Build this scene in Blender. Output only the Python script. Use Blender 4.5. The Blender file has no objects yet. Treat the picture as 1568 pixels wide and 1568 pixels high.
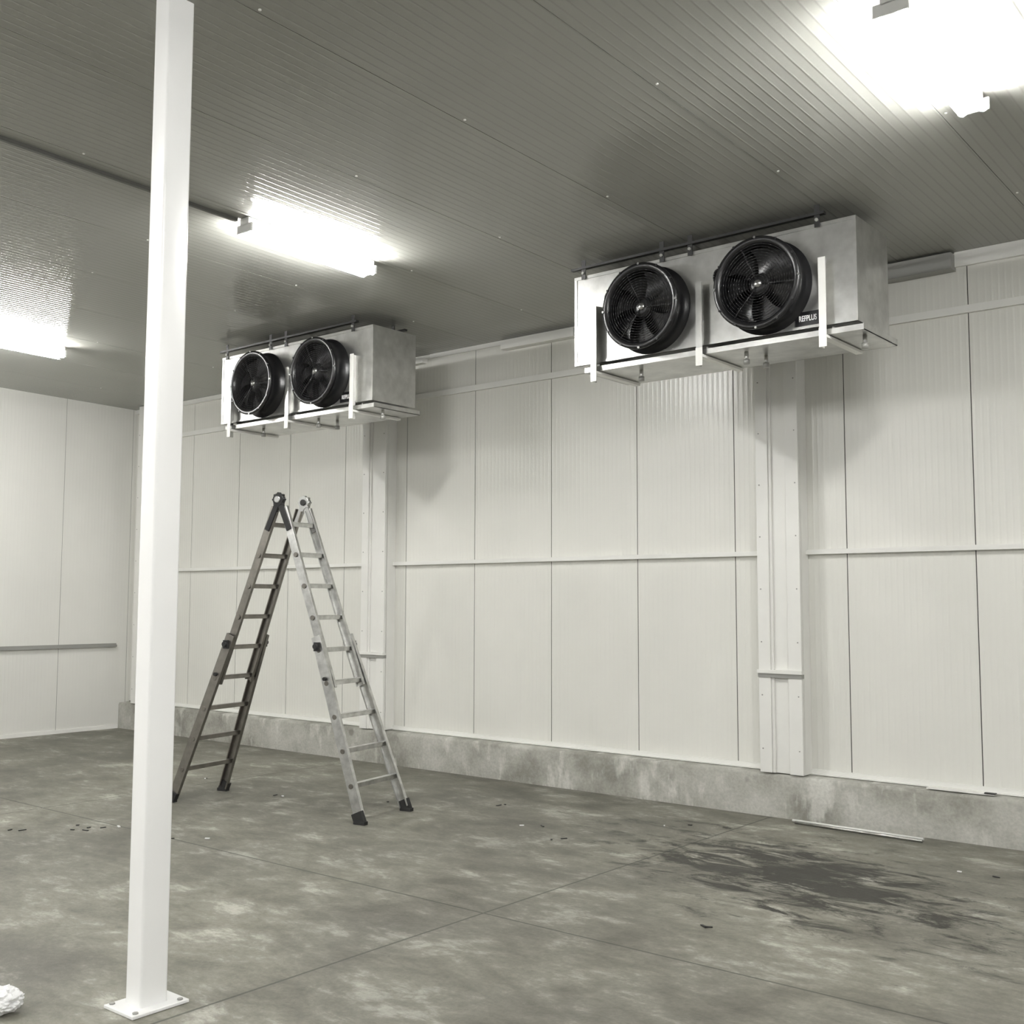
import bpy, bmesh, math, random
from mathutils import Vector, Matrix, noise
random.seed(4)
COL=bpy.context.scene.collection
H=4.585; YW=8.85; YC=8.68; XL=-14.3; XR=8.2; YF=-6.0
SL=.015
def HC(y): return H+SL*(YW-y)

# ------------------------------------------------------------ materials
class NT:
    def __init__(s,name):
        s.m=bpy.data.materials.new(name); s.m.use_nodes=True; s.t=s.m.node_tree; s.t.nodes.clear()
        s.out=s.n("ShaderNodeOutputMaterial"); s.b=s.n("ShaderNodeBsdfPrincipled"); s.l(s.b.outputs[0],s.out.inputs[0])
        g=s.n("ShaderNodeNewGeometry"); s.P=g.outputs["Position"]
    def n(s,t,**k):
        x=s.t.nodes.new(t)
        for a,b in k.items(): setattr(x,a,b)
        return x
    def l(s,a,b): s.t.links.new(a,b)
    def set(s,k,v):
        if hasattr(v,"links"): s.l(v,s.b.inputs[k])
        else: s.b.inputs[k].default_value=v
    def math(s,op,a,b=None,c=None,clamp=False):
        x=s.n("ShaderNodeMath",operation=op); x.use_clamp=clamp
        for i,v in enumerate((a,b,c)):
            if v is None: continue
            if hasattr(v,"links"): s.l(v,x.inputs[i])
            else: x.inputs[i].default_value=v
        return x.outputs[0]
    def noise(s,scale,detail=4,rough=.55,vec=None,dist=0.):
        x=s.n("ShaderNodeTexNoise"); x.inputs["Scale"].default_value=scale; x.inputs["Detail"].default_value=detail
        x.inputs["Roughness"].default_value=rough; x.inputs["Distortion"].default_value=dist
        s.l(vec or s.P,x.inputs["Vector"]); return x.outputs[0]
    def map(s,loc=(0,0,0),rot=(0,0,0),sc=(1,1,1)):
        x=s.n("ShaderNodeMapping"); x.inputs[1].default_value=loc; x.inputs[2].default_value=rot; x.inputs[3].default_value=sc
        s.l(s.P,x.inputs[0]); return x.outputs[0]
    def ramp(s,f,stops):
        x=s.n("ShaderNodeValToRGB"); e=x.color_ramp.elements
        while len(e)<len(stops): e.new(.5)
        for el,(p,c) in zip(e,stops):
            el.position=p; el.color=(c,c,c,1) if not isinstance(c,tuple) else (*c,1)
        s.l(f,x.inputs[0]); return x.outputs[0]
    def mix(s,f,a,b,mode='MIX'):
        x=s.n("ShaderNodeMix",data_type='RGBA',blend_type=mode)
        for i,v in ((0,f),(6,a),(7,b)):
            if hasattr(v,"links"): s.l(v,x.inputs[i])
            else: x.inputs[i].default_value=v if i==0 else (*v,1)
        return x.outputs[2]
    def bump(s,hgt,strength,dist):
        x=s.n("ShaderNodeBump"); x.inputs["Strength"].default_value=strength; x.inputs["Distance"].default_value=dist
        s.l(hgt,x.inputs["Height"]); s.l(x.outputs[0],s.b.inputs["Normal"])
    def sep(s):
        x=s.n("ShaderNodeSeparateXYZ"); s.l(s.P,x.inputs[0]); return x.outputs

def simple(name,col,rough=.4,metal=0.,nscale=None,namt=.12,spec=None):
    s=NT(name); s.set("Roughness",rough); s.set("Metallic",metal)
    if nscale:
        f=s.ramp(s.noise(nscale,3),[(.3,1-namt),(.7,1.0)])
        s.set("Base Color",s.mix(1.,tuple(col),f,'MULTIPLY'))
    else: s.set("Base Color",(*col,1))
    return s.m
def panel_mat(name,col,axis,pitch,rough,strength,dist,grime=.06,pw=3.0,ior=1.5,groove=0.):
    s=NT(name); o=s.sep()[axis]
    w=s.math('SINE',s.math('MULTIPLY',o,2*math.pi/pitch))
    w=s.math('POWER',s.math('MULTIPLY_ADD',w,.5,.5),pw)
    s.bump(w,strength,dist); s.set("Roughness",rough); s.set("IOR",ior)
    f=s.ramp(s.noise(.9,3),[(.3,1-grime),(.7,1.0)])
    c=s.mix(1.,tuple(col),f,'MULTIPLY')
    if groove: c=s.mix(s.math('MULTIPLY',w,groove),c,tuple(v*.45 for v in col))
    s.set("Base Color",c); return s.m
M={}
M['wall']=panel_mat("white_wall_panel",(.80,.795,.745),0,.05,.27,1.,.0012)
M['walle']=panel_mat("white_end_wall_panel",(.77,.765,.725),1,.05,.30,.8,.0009)
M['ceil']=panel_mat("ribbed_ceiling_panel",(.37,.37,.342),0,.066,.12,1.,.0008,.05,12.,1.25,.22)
M['gap']=simple("panel_joint_backing",(.05,.05,.045),.8)  # dark backing that shows through the panel joints
M['trim']=simple("white_trim",(.84,.835,.80),.35,0,3,.05)
M['trimg']=simple("grey_trim",(.33,.33,.31),.4,.3)
M['post']=simple("white_painted_steel",(.88,.88,.87),.25,0,2,.04)
M['alu']=simple("ladder_aluminium",(.68,.68,.66),.28,.93,14,.35)
M['aludk']=simple("shaded_aluminium",(.26,.245,.22),.36,.85,14,.25)  # same ladder aluminium, darkened: shade on the rear section put into the colour
M['galv']=simple("galvanised_sheet",(.66,.66,.64),.28,.88,7,.28)
M['black']=simple("black_plastic",(.008,.008,.009),.32)
M['blade']=simple("fan_blade_black",(.018,.018,.019),.3,.3)
M['motor']=simple("motor_casting",(.35,.35,.34),.3,.9)
M['rubber']=simple("black_rubber",(.015,.015,.015),.6)
M['dark']=simple("dark_steel",(.05,.05,.05),.45,.6)
M['cond']=simple("grey_conduit",(.10,.10,.09),.45,.4)
M['paper']=simple("white_paper",(.8,.8,.8),.7)
M['logo']=simple("white_lettering",(.85,.85,.85),.5)
M['fix']=simple("fixture_enamel",(.75,.75,.73),.35)
s=NT("fluorescent_tube"); s.set("Base Color",(1,1,1,1)); s.set("Emission Color",(1.0,.992,.970,1)); s.set("Emission Strength",160.); M['tube']=s.m

# concrete floor
s=NT("concrete_floor"); sx,sy,sz=s.sep()
big=s.noise(.45,3,.6,dist=.4)
mott=s.noise(1.7,7,.68,s.map(rot=(0,0,.66),sc=(1,1.5,1)),.3)
brush=s.noise(7.,5,.75,s.map(rot=(0,0,.66),sc=(.7,1.5,1)),.4)
fine=s.noise(38,2,.7)
mm=s.math('MULTIPLY_ADD',brush,.36,s.math('MULTIPLY',mott,.64))
base=s.ramp(mm,[(.37,(.098,.094,.075)),(.46,(.155,.150,.122)),(.54,(.210,.204,.171)),(.62,(.37,.363,.318))])
base=s.mix(.85,base,s.ramp(big,[(.35,.62),(.65,1.25)]),'MULTIPLY')
base=s.mix(.5,base,s.ramp(fine,[(.3,.75),(.7,1.15)]),'MULTIPLY')
vo=s.n("ShaderNodeTexVoronoi"); vo.inputs["Scale"].default_value=3.6; s.l(s.P,vo.inputs["Vector"])
base=s.mix(s.ramp(vo.outputs["Distance"],[(.0,.7),(.035,0.)]),base,(.04,.04,.03))
dx=s.math('SUBTRACT',sx,-3.2); dy=s.math('SUBTRACT',sy,6.9)
a=math.radians(-25); ca,sa=math.cos(a),math.sin(a)
uu=s.math('ADD',s.math('MULTIPLY',dx,ca/1.6),s.math('MULTIPLY',dy,sa/1.6))
vv=s.math('ADD',s.math('MULTIPLY',dx,-sa/.8),s.math('MULTIPLY',dy,ca/.8))
r=s.math('SQRT',s.math('ADD',s.math('MULTIPLY',uu,uu),s.math('MULTIPLY',vv,vv)))
nn=s.noise(2.6,7,.74,s.map(rot=(0,0,.5),sc=(1,2.4,1)),.6)
wet=s.ramp(s.math('ADD',r,s.math('MULTIPLY_ADD',nn,5.4,-2.70)),[(.34,1.),(1.5,0.)])
base=s.mix(s.math('MULTIPLY',wet,.93),base,(.018,.017,.013))
def line(c,x0,w): return s.math('LESS_THAN',s.math('ABSOLUTE',s.math('SUBTRACT',c,x0)),w)
j=None
for c,x0 in ((sx,-4.24),(sx,-9.3),(sy,4.95)):
    q=line(c,x0,.008); j=q if j is None else s.math('MAXIMUM',j,q)
base=s.mix(s.math('MULTIPLY',j,.7),base,(.03,.03,.025))
s.set("Base Color",base)
s.set("Roughness",s.ramp(mm,[(.35,.52),(.65,.70)]))
s.bump(fine,.3,.005); M['floor']=s.m
# curb concrete
s=NT("curb_concrete"); mp=s.map(sc=(1,1,.35)); m1=s.noise(2.,5,.62); m2=s.noise(5.,5,.6,mp); fi=s.noise(40,2,.6)
base=s.ramp(m1,[(.34,(.25,.245,.215)),(.48,(.38,.375,.335)),(.64,(.49,.485,.445))])
base=s.mix(s.ramp(m2,[(.55,0.),(.66,.65)]),base,(.66,.655,.61))
base=s.mix(.4,base,s.ramp(fi,[(.3,.7),(.7,1.15)]),'MULTIPLY')
v2=s.n("ShaderNodeTexVoronoi"); v2.inputs["Scale"].default_value=2.3; s.l(s.P,v2.inputs["Vector"])
base=s.mix(s.ramp(v2.outputs["Distance"],[(.07,.5),(.12,0.)]),base,(.10,.095,.08))
s.set("Base Color",base); s.set("Roughness",.8); s.bump(fi,.35,.008); M['curb']=s.m

# ------------------------------------------------------------ mesh helpers
class MB:
    def __init__(s): s.bm=bmesh.new(); s.mats=[]
    def mi(s,m):
        if m not in s.mats: s.mats.append(m)
        return s.mats.index(m)
    def box(s,x0,x1,y0,y1,z0,z1,m):
        k=s.mi(m); v=[s.bm.verts.new(c) for c in ((x0,y0,z0),(x1,y0,z0),(x1,y1,z0),(x0,y1,z0),(x0,y0,z1),(x1,y0,z1),(x1,y1,z1),(x0,y1,z1))]
        for f in ((3,2,1,0),(4,5,6,7),(0,1,5,4),(1,2,6,5),(2,3,7,6),(3,0,4,7)):
            s.bm.faces.new([v[i] for i in f]).material_index=k
    def beam(s,p,q,w,t,m,side=(0,1,0)):
        p=Vector(p);q=Vector(q);d=(q-p).normalized();sd=Vector(side);sd=(sd-d*sd.dot(d)).normalized();o=d.cross(sd)
        k=s.mi(m);v=[]
        for c in (p,q):
            for a,b in ((-1,-1),(1,-1),(1,1),(-1,1)): v.append(s.bm.verts.new(c+o*(a*w/2)+sd*(b*t/2)))
        for f in ((3,2,1,0),(4,5,6,7),(0,1,5,4),(1,2,6,5),(2,3,7,6),(3,0,4,7)):
            s.bm.faces.new([v[i] for i in f]).material_index=k
    def cyl(s,p,q,r,m,n=20,r2=None,cap=True,smooth=True):
        p=Vector(p);q=Vector(q);d=(q-p).normalized();a=d.orthogonal().normalized();b=d.cross(a);k=s.mi(m);r2=r if r2 is None else r2
        A=[s.bm.verts.new(p+(a*math.cos(t)+b*math.sin(t))*r) for t in [2*math.pi*i/n for i in range(n)]]
        B=[s.bm.verts.new(q+(a*math.cos(t)+b*math.sin(t))*r2) for t in [2*math.pi*i/n for i in range(n)]]
        for i in range(n):
            f=s.bm.faces.new((A[i],A[(i+1)%n],B[(i+1)%n],B[i]));f.material_index=k;f.smooth=smooth
        if cap: s.bm.faces.new(A[::-1]).material_index=k; s.bm.faces.new(B).material_index=k
    def lathe(s,prof,c,axis,m,n=48):
        d=Vector(axis).normalized();a=d.orthogonal().normalized();b=d.cross(a);k=s.mi(m);c=Vector(c);rings=[]
        for r,h in prof: rings.append([s.bm.verts.new(c+d*h+(a*math.cos(2*math.pi*i/n)+b*math.sin(2*math.pi*i/n))*r) for i in range(n)])
        for A,B in zip(rings,rings[1:]):
            for i in range(n):
                f=s.bm.faces.new((A[i],A[(i+1)%n],B[(i+1)%n],B[i]));f.material_index=k;f.smooth=True
    def tubepath(s,pts,r,m,n=8):
        for p,q in zip(pts,pts[1:]): s.cyl(p,q,r,m,n)
    def poly(s,cs,m,smooth=False):
        f=s.bm.faces.new([s.bm.verts.new(c) for c in cs]);f.material_index=s.mi(m);f.smooth=smooth
    def done(s,name,parent=None,loc=None,bevel=0,fixn=True):
        if fixn: bmesh.ops.recalc_face_normals(s.bm,faces=s.bm.faces)
        me=bpy.data.meshes.new(name)
        if loc is not None and parent is None: bmesh.ops.translate(s.bm,verts=s.bm.verts,vec=-Vector(loc))
        s.bm.to_mesh(me);s.bm.free()
        for m in s.mats: me.materials.append(M[m])
        o=bpy.data.objects.new(name,me);COL.objects.link(o)
        if parent: o.parent=parent
        elif loc is not None: o.location=loc
        if bevel:
            b=o.modifiers.new("bevel","BEVEL");b.width=bevel;b.segments=2;b.limit_method='ANGLE'
        return o
def empty(name,loc,rz=0):
    e=bpy.data.objects.new(name,None);e.location=loc;e.rotation_euler=(0,0,rz);COL.objects.link(e);e.empty_display_size=.2;return e

# ------------------------------------------------------------ room shell
b=MB(); b.box(XL-.3,XR+.3,YF-.3,YW+.3,-.2,0,'floor'); b.done("floor")
b=MB(); b.box(XL-.3,XR+.3,YF-.3,YW+.3,H+.004,H+.2,'gap')
x=-1.95-1.13*11
while x<XR+.2:
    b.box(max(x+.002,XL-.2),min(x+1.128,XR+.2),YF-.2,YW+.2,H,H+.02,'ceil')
    if -14<x<4:
        for q in range(6):
            yy=8.1-q*1.5-(x*3.7%.5); b.cyl((x+.03,yy,H-.005),(x+.03,yy,H+.002),.008,'trim',8)
    x+=1.13
for v in b.bm.verts: v.co.z+=SL*(YW-v.co.y)
b.done("ceiling")
SP=1.032; S0=-7.726
b=MB(); b.box(XL-.3,XR+.3,YW+.004,YW+.3,0,H,'gap')
k=-7
while S0+k*SP<XR:
    a=max(S0+k*SP+.004,XL); c=min(S0+(k+1)*SP-.004,XR)
    if c>a: b.box(a,c,YW,YW+.05,.374,H,'wall')
    k+=1
b.done("wall_back")
b=MB(); b.box(XL-.3,XL-.004,YF,YW,0,H+.2,'gap'); y=7.75-1.032*14
while y<YW:
    b.box(XL-.05,XL,max(y+.003,YF),min(y+1.029,YW),0,HC(y)-.0,'walle'); y+=1.032
b.done("wall_left")
b=MB(); n=220
kk=b.mi('curb'); rows=[]
for i in range(n+1):
    x=XL+.002+(XR-XL)*i/n
    w=noise.noise(Vector((x*1.7,3,0)))*.008; w2=noise.noise(Vector((x*6,9,0)))*.004
    rows.append([b.bm.verts.new(c) for c in ((x,YC+w*.4,0),(x,YC+w*.5,.33),(x,YC+.012,.355+w2),(x,YW-.002,.366))])
for A,B in zip(rows,rows[1:]):
    for i in range(3):
        f=b.bm.faces.new((A[i],A[i+1],B[i+1],B[i])); f.material_index=kk; f.smooth=True
b.done("concrete_curb",loc=((XL+XR)/2,YC,0))  # concrete curb along the foot of the back wall

PIL=[(-13.98,-13.62),(-9.30,-8.92),(-4.33,-3.94),(.64,1.03)]
spans=[];prev=XL
for a,c in PIL: spans.append((prev,a));prev=c
spans.append((prev,XR))
t=1
for a,c in spans:
    if c-a<.5: continue
    b=MB(); b.box(a,c,YW-.05,YW-.001,2.21,2.25,'trim')
    b.box(a,c,YW-.03,YW-.001,4.085,4.145,'trim')
    b.box(a,c,YW-.02,YW-.001,.368,.41,'trim'); b.box(a,c,YW-.05,YW-.001,.368,.376,'trim')
    b.done("trim_%d"%t); t+=1
b=MB(); b.box(XL,XL+.02,YF,YC-.01,0,.05,'trim'); b.done("baseboard_left")
b=MB(); b.box(XL,XL+.05,YF,8.6,1.15,1.18,'trimg'); b.box(XL,XL+.03,YF,8.6,1.18,1.20,'trimg'); b.done("trim_%d"%t); t+=1
b=MB()
b.box(-9.0,-8.45,YW-.08,YW-.001,H-.10,H-.045,'trim'); b.box(-7.3,-6.35,YW-.09,YW-.001,H-.12,H-.03,'trim')
b.box(-3.9,-2.65,YW-.12,YW-.001,H-.15,H-.02,'trimg'); b.box(-2.65,XR,YW-.03,YW-.001,H-.12,H-.001,'trim'); b.box(XL,-9.3,YW-.04,YW-.001,H-.06,H-.001,'trim')
b.box(-8.4,-3.9,YW-.015,YW-.001,H-.05,H-.001,'trim')
b.done("trim_%d"%t); t+=1

for i,(a,c) in enumerate(PIL):
    cx=(a+c)/2; e=empty("pilaster",(cx,YC,.366)); w=(c-a)/2; Z=H-.368
    b=MB(); yf=-.01
    b.box(-w,w,.02,YW-YC-.001,0.002,Z,'trim')
    b.box(-w,-w+.11,yf,.03,0.002,Z,'trim'); b.box(w-.12,w,yf,.03,.002,Z,'trim')
    b.box(-w+.11,-w+.135,yf+.012,.03,.002,Z,'trim')
    b.done("cladding",e,bevel=.003)
    if i>0:
        b=MB(); b.box(-w-.008,w+.008,yf-.02,.03,.835,.865,'trim'); b.box(-w-.004,w+.004,yf-.008,.03,.80,.835,'trimg'); b.done("splice_cap",e)
    b=MB()
    for z in [q*.45+.2 for q in range(9)]:
        for xx in (-w+.03,w-.03): b.cyl((xx,yf-.004,z),(xx,yf+.002,z),.006,'trimg',8)
    b.done("rivets",e)

# ------------------------------------------------------------ steel column
e=empty("steel_column",(-4.45,2.885,0))
b=MB(); k=b.mi('post'); wx,wy,rr=.061,.070,.014
ring=[]
for cx,cy,a0 in ((wx-rr,wy-rr,0),(-wx+rr,wy-rr,90),(-wx+rr,-wy+rr,180),(wx-rr,-wy+rr,270)):
    for q in range(6):
        t_=math.radians(a0+q*18); ring.append((cx+rr*math.cos(t_),cy+rr*math.sin(t_)))
lo=[b.bm.verts.new((x,y,.014)) for x,y in ring]; hi=[b.bm.verts.new((x,y,HC(2.96)-.001)) for x,y in ring]
for i in range(len(ring)):
    f=b.bm.faces.new((lo[i],lo[(i+1)%len(ring)],hi[(i+1)%len(ring)],hi[i])); f.smooth=True; f.material_index=k
b.done("shaft",e)
b=MB(); b.box(-.115,.115,-.14,.145,.001,.016,'post'); b.done("base_plate",e,bevel=.003)
b=MB()
for x in (-.092,.092):
    for y in (-.112,.112): b.cyl((x,y,.016),(x,y,.022),.013,'trimg',6)
b.done("anchor_bolts",e)

# ------------------------------------------------------------ evaporator units
def evaporator(loc):
    e=empty("evaporator_unit",loc)
    W=1.195; D=.58; HT=.74
    HL=HC(loc[1]+.5)-loc[2]-.001
    b=MB()
    b.box(-W,W,0,.003,0.0,HT,'galv')
    b.box(-W,-W+.003,0.003,D,0,HT,'galv'); b.box(W-.003,W,.003,D,0,HT,'galv')
    b.box(-W+.003,W-.003,.003,D,HT-.003,HT,'galv')
    b.box(-W+.003,W-.003,.02,D-.02,.0,.004,'galv')
    for x in (-W,W-.025): b.box(x,x+.025,-.006,0,0,HT,'galv')
    b.box(-W,W,-.008,0,HT-.025,HT,'galv'); b.box(-W,W,-.008,0,0,.02,'galv')
    b.done("casing",e,fixn=True)
    b=MB()
    b.box(-W+.02,W-.02,D-.03,D-.01,.03,HT-.03,'dark')
    for i in range(60):
        x=-W+.04+i*(2*W-.08)/59; b.box(x-.001,x+.001,D-.01,D,.03,HT-.03,'galv')
    b.done("coil",e)
    b=MB(); x0,x1=-W+.12,W+.05
    b.box(x0,x1,-.03,D+.02,-.075,-.07,'galv'); b.box(x0,x1,-.035,-.03,-.075,-.035,'galv'); b.box(x0,x1,D+.015,D+.02,-.075,-.03,'galv')
    b.box(x0,x0+.005,-.03,D+.02,-.075,-.03,'galv'); b.box(x1-.005,x1,-.03,D+.02,-.075,-.03,'galv')
    for x in (-W+.2,0,W-.2): b.box(x-.01,x+.01,.05,D-.05,-.07,0,'galv')
    b.done("drain_pan",e)
    b=MB()
    for x,y in ((-.65,.15),(.30,.1),(.36,.3),(1.18,.15)):
        b.cyl((x,y,-.075),(x,y,-.15),.016,'galv',12); b.cyl((x,y,-.13),(x,y,-.165),.024,'trimg',12)
    b.done("drain_fittings",e)
    b=MB()
    for x in (-.96,0,.97):
        mt='galv' if x<.5 else 'trim'
        b.box(x-.026,x+.026,-.075,-.070,-.16,.47,mt); b.box(x-.026,x-.021,-.07,-.0,-.16,.47,mt)
        b.box(x-.026,x+.026,-.07,D,-.10,-.08,'trim'); b.box(x-.028,x+.028,-.079,-.075,-.165,-.03,'trim')
    b.done("support_angles",e)
    b=MB(); b.box(-W-.02,W-.22,-.03,.01,HT+.055,HT+.075,'dark'); b.box(-W-.02,W-.1,D-.06,D-.02,HT+.055,HT+.075,'dark')
    for x in (-W+.1,-.35,-.1,.92):
        b.box(x-.02,x+.02,-.02,-.015,HT-.03,HL,'dark'); b.box(x-.02,x+.02,D-.05,D-.04,HT-.03,HL,'dark')
        b.cyl((x,-.035,HT+.02),(x,-.01,HT+.02),.012,'trimg',8)
    b.done("hanger_rails",e)
    for i,fx in enumerate((-.455,.525)):
        c=(fx,0,.345); ax=(0,-1,0); R=.30
        b=MB(); b.lathe([(R+.045,.003),(R+.045,.012),(R+.012,.02),(R+.005,.13),(R+.022,.16),(R+.035,.17),(R+.035,.192),(R+.012,.196),(R-.012,.185),(R-.018,.13),(R-.018,.01)],c,ax,'black',64)
        for q in range(12):
            t_=2*math.pi*q/12; p=Vector((fx+math.cos(t_)*(R+.028),0,.345+math.sin(t_)*(R+.028)))
            b.cyl(p+Vector((0,-.192,0)),p+Vector((0,-.202,0)),.009,'motor' if q%3==0 else 'black',8)
        b.poly([(fx+math.cos(2*math.pi*q/48)*(R-.018),-.012,.345+math.sin(2*math.pi*q/48)*(R-.018)) for q in range(48)],'black')
        b.done("fan_%d_shroud"%(i+1),e)
        b=MB(); nb=7
        for q in range(nb):
            t0=2*math.pi*q/nb+.3*i; K=6; grid=[]
            for a in range(K+1):
                f=a/K; r=.075+(R-.105)*f; sweep=.25*f*f; row=[]
                for g in range(5):
                    u=g/4-.5; ang=t0+sweep+u*.78; y=-.10-u*.075*(1-.3*f)+.02*u*u
                    row.append(b.bm.verts.new((fx+math.cos(ang)*r,y,.345+math.sin(ang)*r)))
                grid.append(row)
            k=b.mi('blade')
            for A,B in zip(grid,grid[1:]):
                for g in range(4):
                    f_=b.bm.faces.new((A[g],A[g+1],B[g+1],B[g]));f_.material_index=k;f_.smooth=True
        b.done("fan_%d_blades"%(i+1),e,fixn=False)
        b=MB(); b.lathe([(.0,.150),(.045,.148),(.075,.135),(.085,.115),(.085,.05)],c,ax,'blade',32)
        b.lathe([(.0,.168),(.024,.166),(.030,.15)],c,ax,'motor',20)
        for q in range(3):
            t_=math.pi/2+2*math.pi*q/3+.4; d=Vector((math.cos(t_),0,math.sin(t_))); p=Vector((fx,-.180,.345))
            b.cyl(Vector((fx,-.15,.345))+d*.03,p+d*(R-.005),.006,'blade',8)
        for rr in [.06+.02*g for g in range(12)]:
            pts=[(fx+math.cos(2*math.pi*q/32)*rr,-.160-.025*rr/.27,.345+math.sin(2*math.pi*q/32)*rr) for q in range(33)]
            b.tubepath(pts,.0020,'black',4)
        b.done("fan_%d_guard"%(i+1),e)
        b=MB(); cx=fx-R-.055; cz=.345+.13; pts=[]
        for q in range(15):
            t_=math.radians(-30+q*20); pts.append((cx+.05*math.cos(t_),-.14+.009*q,cz+.055*math.sin(t_)))
        pts=[(fx-R,-.14,cz-.03)]+pts+[(cx-.01,-.003,cz-.08)]
        b.tubepath(pts,.010,'black',8); b.done("fan_%d_cable"%(i+1),e)
    b=MB(); b.box(.74,.935,-.012,-.009,.02,.12,'black'); b.done("name_plate",e)
    cu=bpy.data.curves.new("name_lettering","FONT"); cu.body="REFPLUS"; cu.size=.056; cu.extrude=.001; cu.offset=.001; cu.align_x='CENTER'; cu.align_y='CENTER'
    cu.materials.append(M['logo']); o=bpy.data.objects.new("name_lettering",cu); COL.objects.link(o); o.parent=e; o.location=(.835,-.0135,.07); o.rotation_euler=(math.pi/2,0,0); o.scale=(.64,1,1)
    return e
evaporator((-4.005,7.2,3.73)); evaporator((-8.79,7.2,3.73))

# ------------------------------------------------------------ ceiling lights
def light(x,y):
    e=empty("fluorescent_light",(x,y,HC(y)-.002)); L=.63
    e.rotation_euler=(-math.atan(SL),0,0)
    b=MB(); b.box(-.05,.05,-L-.01,L+.01,-.065,-.001,'fix')
    for s_ in (-1,1):
        yy=s_*L; b.box(-.085,.085,yy-.01,yy+.01,-.115,-.05,'fix')
    b.done("housing",e,bevel=.004)
    b=MB()
    for xx in (-.055,.055): b.cyl((xx,-L+.01,-.105),(xx,L-.01,-.105),.025,'tube',8)
    b.done("tubes",e)
for y in (5.52,.62,-1.8,-4.3):  # third row is unseen, added between the grid rows for extra light
    for x in (-11.5,-6.55,-1.72,3.15): light(x,y)
b=MB()
for y0,y1 in ((-6.,-5.0),(-3.6,-2.5),(-1.1,-.05),(1.3,4.86)): b.box(-6.63,-6.60,y0,y1,H-.025,H-.001,'cond')
for v in b.bm.verts: v.co.z+=SL*(YW-v.co.y)
b.done("ceiling_conduit",loc=(-6.62,0,H))

# ------------------------------------------------------------ ladder
e=empty("folding_ladder",(-7.74,6.36,0),math.radians(11))
def P(sx,s_,hw,sy):
    f=s_/2.88; x=sx*(1.045*(1-f)+.035*f); z=2.67*f; return Vector((x,sy*hw,z))
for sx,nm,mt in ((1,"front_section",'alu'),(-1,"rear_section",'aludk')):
    b=MB()
    ho=lambda s_: .335-(.335-.235)*min(1,s_/1.5)
    hi_=lambda s_: .212-(.212-.175)*(s_-1.2)/1.6
    for sy in (-1,1):
        for s0,s1,h0,h1,w,th in ((.04,1.62,ho(0),ho(1.5),.092,.030),(1.15,2.84,hi_(1.2),hi_(2.8),.078,.026)):
            p=P(sx,s0,h0,sy);q=P(sx,s1,h1,sy); b.beam(p,q,w,.007,mt)
            d=(q-p).normalized(); sd=Vector((0,1,0)); sd=(sd-d*sd.dot(d)).normalized(); o=d.cross(sd)
            for g in (-1,1):
                off=o*(g*(w/2-.006))-sd*(sy*th/2); b.beam(p+off,q+off,.012,th,mt)
    for kx in range(1,10):
        s_=.295*kx+.02
        hw=ho(s_) if kx<=5 else hi_(s_)
        p=P(sx,s_,hw,-1);q=P(sx,s_,hw,1)
        b.beam(p,q,.040,.034,mt,side=(0,0,1)); b.beam(p+Vector((0,0,.019)),q+Vector((0,0,.019)),.050,.006,mt,side=(0,0,1))
        for c,sg in ((p,-1),(q,1)): b.cyl(c+Vector((0,sg*.004,0)),c+Vector((0,sg*.014,0)),.022,'aludk',12)
    b.done(nm,e,bevel=.002)
    b=MB()
    for sy in (-1,1):
        p=P(sx,0.0,ho(0),sy); q=P(sx,.10,ho(0),sy)
        b.beam(Vector((p.x+sx*.004,p.y,.002)),q,.10,.040,'rubber')
        b.box(p.x-.055,p.x+.055,p.y-.024,p.y+.024,.001,.028,'rubber')
        c=P(sx,1.53,ho(1.5)+.004,sy); b.cyl(c,c+Vector((0,sy*.05,0)),.022,'rubber',14); b.beam(c+Vector((0,sy*.02,.035)),c+Vector((0,sy*.02,-.04)),.05,.02,'rubber')
        c=P(sx,1.24,ho(1.24)+.004,sy); b.cyl(c,c+Vector((0,sy*.03,0)),.016,'rubber',12)
    b.done(nm+"_feet_and_locks",e)
for sy,mt in ((-1,'rubber'),(1,'motor')):
    b=MB(); c=Vector((0,sy*.178,2.70)); b.cyl(c-Vector((0,.022,0)),c+Vector((0,.022,0)),.055,mt,28); b.cyl(c-Vector((0,.034,0)),c+Vector((0,.034,0)),.028,'motor' if mt=='rubber' else 'rubber',20)
    for sx in (-1,1): b.beam(c,P(sx,2.62,.178,sy),.05,.03,mt)
    for q in range(8):
        t_=q*math.pi/4; d=Vector((math.cos(t_),0,math.sin(t_)))*.055; b.cyl(c+d-Vector((0,.02,0)),c+d+Vector((0,.02,0)),.010,mt,8)
    b.done("hinge_%d"%(1 if sy<0 else 2),e)

# ------------------------------------------------------------ small stuff
e=empty("metal_rods",(-3.46,8.54,0),math.radians(-1.5))
b=MB(); b.cyl((-.55,.04,.012),(.53,.03,.012),.011,'trim',10); b.cyl((-.50,-.02,.012),(.55,-.045,.012),.011,'alu',10); b.box(-.3,.52,-.002,.012,.001,.012,'dark'); b.done("rods",e)
def crumple(name,loc,r,mat,seed,flat=.6):
    bm=bmesh.new(); bmesh.ops.create_icosphere(bm,subdivisions=4,radius=r)
    for v in bm.verts:
        n_=v.co.normalized(); d=noise.ridged_multi_fractal(n_*2.2+Vector((seed,0,0)),.9,2.2,4,1.0,2.0)
        v.co*=.62+.28*d; v.co.z*=flat
    mz=min(v.co.z for v in bm.verts)
    for v in bm.verts: v.co.z-=mz
    me=bpy.data.meshes.new(name);bm.to_mesh(me);bm.free();me.materials.append(M[mat])
    o=bpy.data.objects.new(name,me);o.location=loc;COL.objects.link(o);return o
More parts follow.
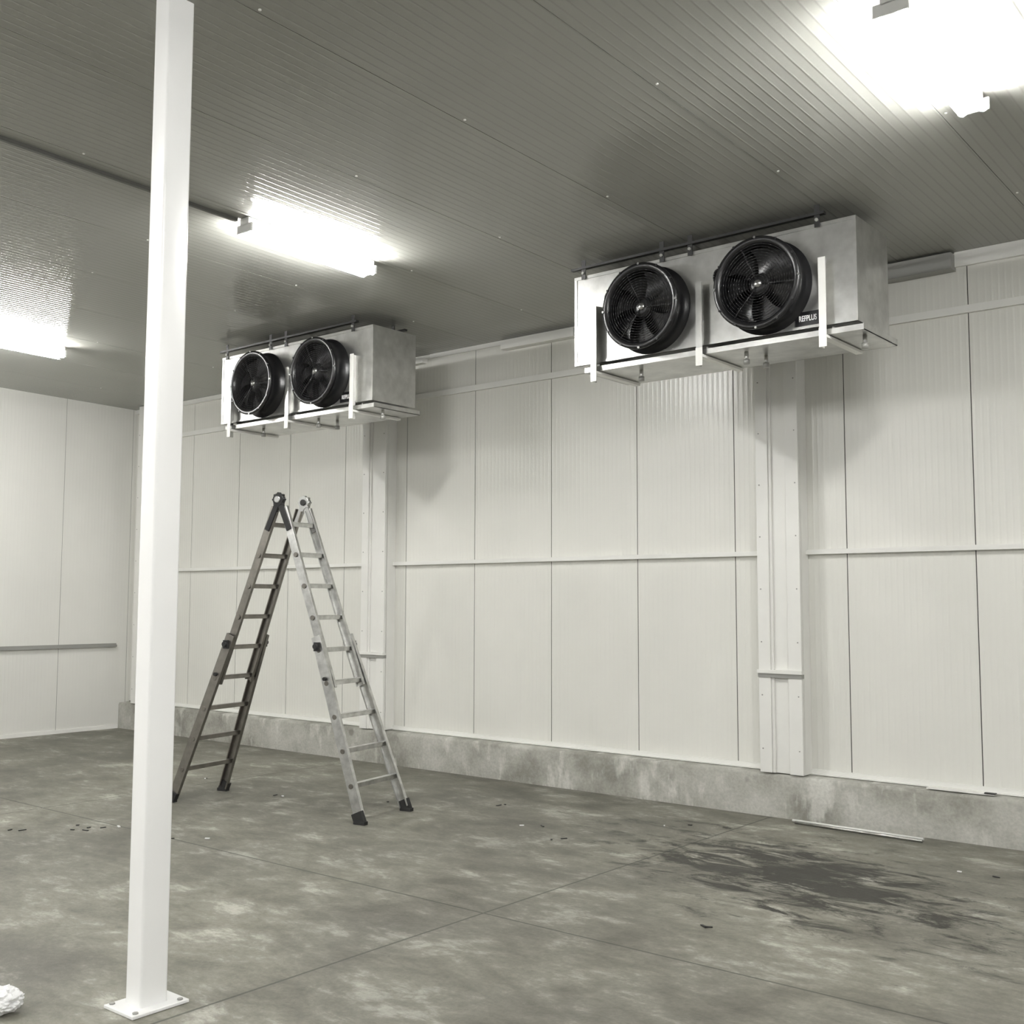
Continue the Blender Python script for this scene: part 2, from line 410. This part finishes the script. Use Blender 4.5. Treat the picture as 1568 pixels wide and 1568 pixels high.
crumple("crumpled_plastic_wrap",(-4.85,2.42,.001),.095,'paper',3.)
b=MB()
spots=[(-8.15,4.75),(-8.3,4.85),(-8.0,4.8),(-5.6,7.1),(-6.2,7.6),(-5.0,6.9),(-2.3,7.6),(-9.5,6.9),(-7.3,5.1),(-4.6,7.9),(-8.6,4.4),(-10.6,7.4),(-7.2,7.2),(-8.2,6.6),(-3.2,5.6)]
for (x,y) in spots:
    for q in range(2):
        xx=x+random.uniform(-.15,.15);yy=y+random.uniform(-.15,.15);w=random.uniform(.008,.03);a=random.uniform(0,3)
        d=Vector((math.cos(a),math.sin(a),0))*w; b.beam(Vector((xx,yy,.004))-d,Vector((xx,yy,.004))+d,random.uniform(.008,.018),.006,random.choice(['paper','dark','dark','dark']),side=(0,0,1))
b.done("floor_debris",loc=(-5.5,6.2,0))
b=MB(); b.box(-2.95,-2.45,YC+.03,YC+.09,.368,.378,'trim'); b.box(-2.52,-2.44,YC+.02,YC+.06,.378,.386,'dark'); b.done("trim_offcut",loc=(-2.7,YC+.05,.368))

# ------------------------------------------------------------ world + camera
w=bpy.data.worlds.new("world");bpy.context.scene.world=w;w.use_nodes=True
w.node_tree.nodes["Background"].inputs[0].default_value=(1,1,.98,1);w.node_tree.nodes["Background"].inputs[1].default_value=.35
f,yaw,pit,rol=1674.5,.6837,.0821,.0027
F=Vector((-math.sin(yaw)*math.cos(pit),math.cos(yaw)*math.cos(pit),math.sin(pit)));R=Vector((math.cos(yaw),math.sin(yaw),0));U=R.cross(F)
R2=R*math.cos(rol)+U*math.sin(rol);U2=-R*math.sin(rol)+U*math.cos(rol)
cam=bpy.data.cameras.new("camera");cam.sensor_width=36;cam.lens=f/1568*36;cam.clip_start=.05
co=bpy.data.objects.new("camera",cam);COL.objects.link(co)
mt=Matrix((R2,U2,-F)).transposed().to_4x4();mt.translation=Vector((0,0,1.8));co.matrix_world=mt
bpy.context.scene.camera=co
vs=bpy.context.scene.view_settings
vs.view_transform='Standard';vs.look='None';vs.exposure=.1
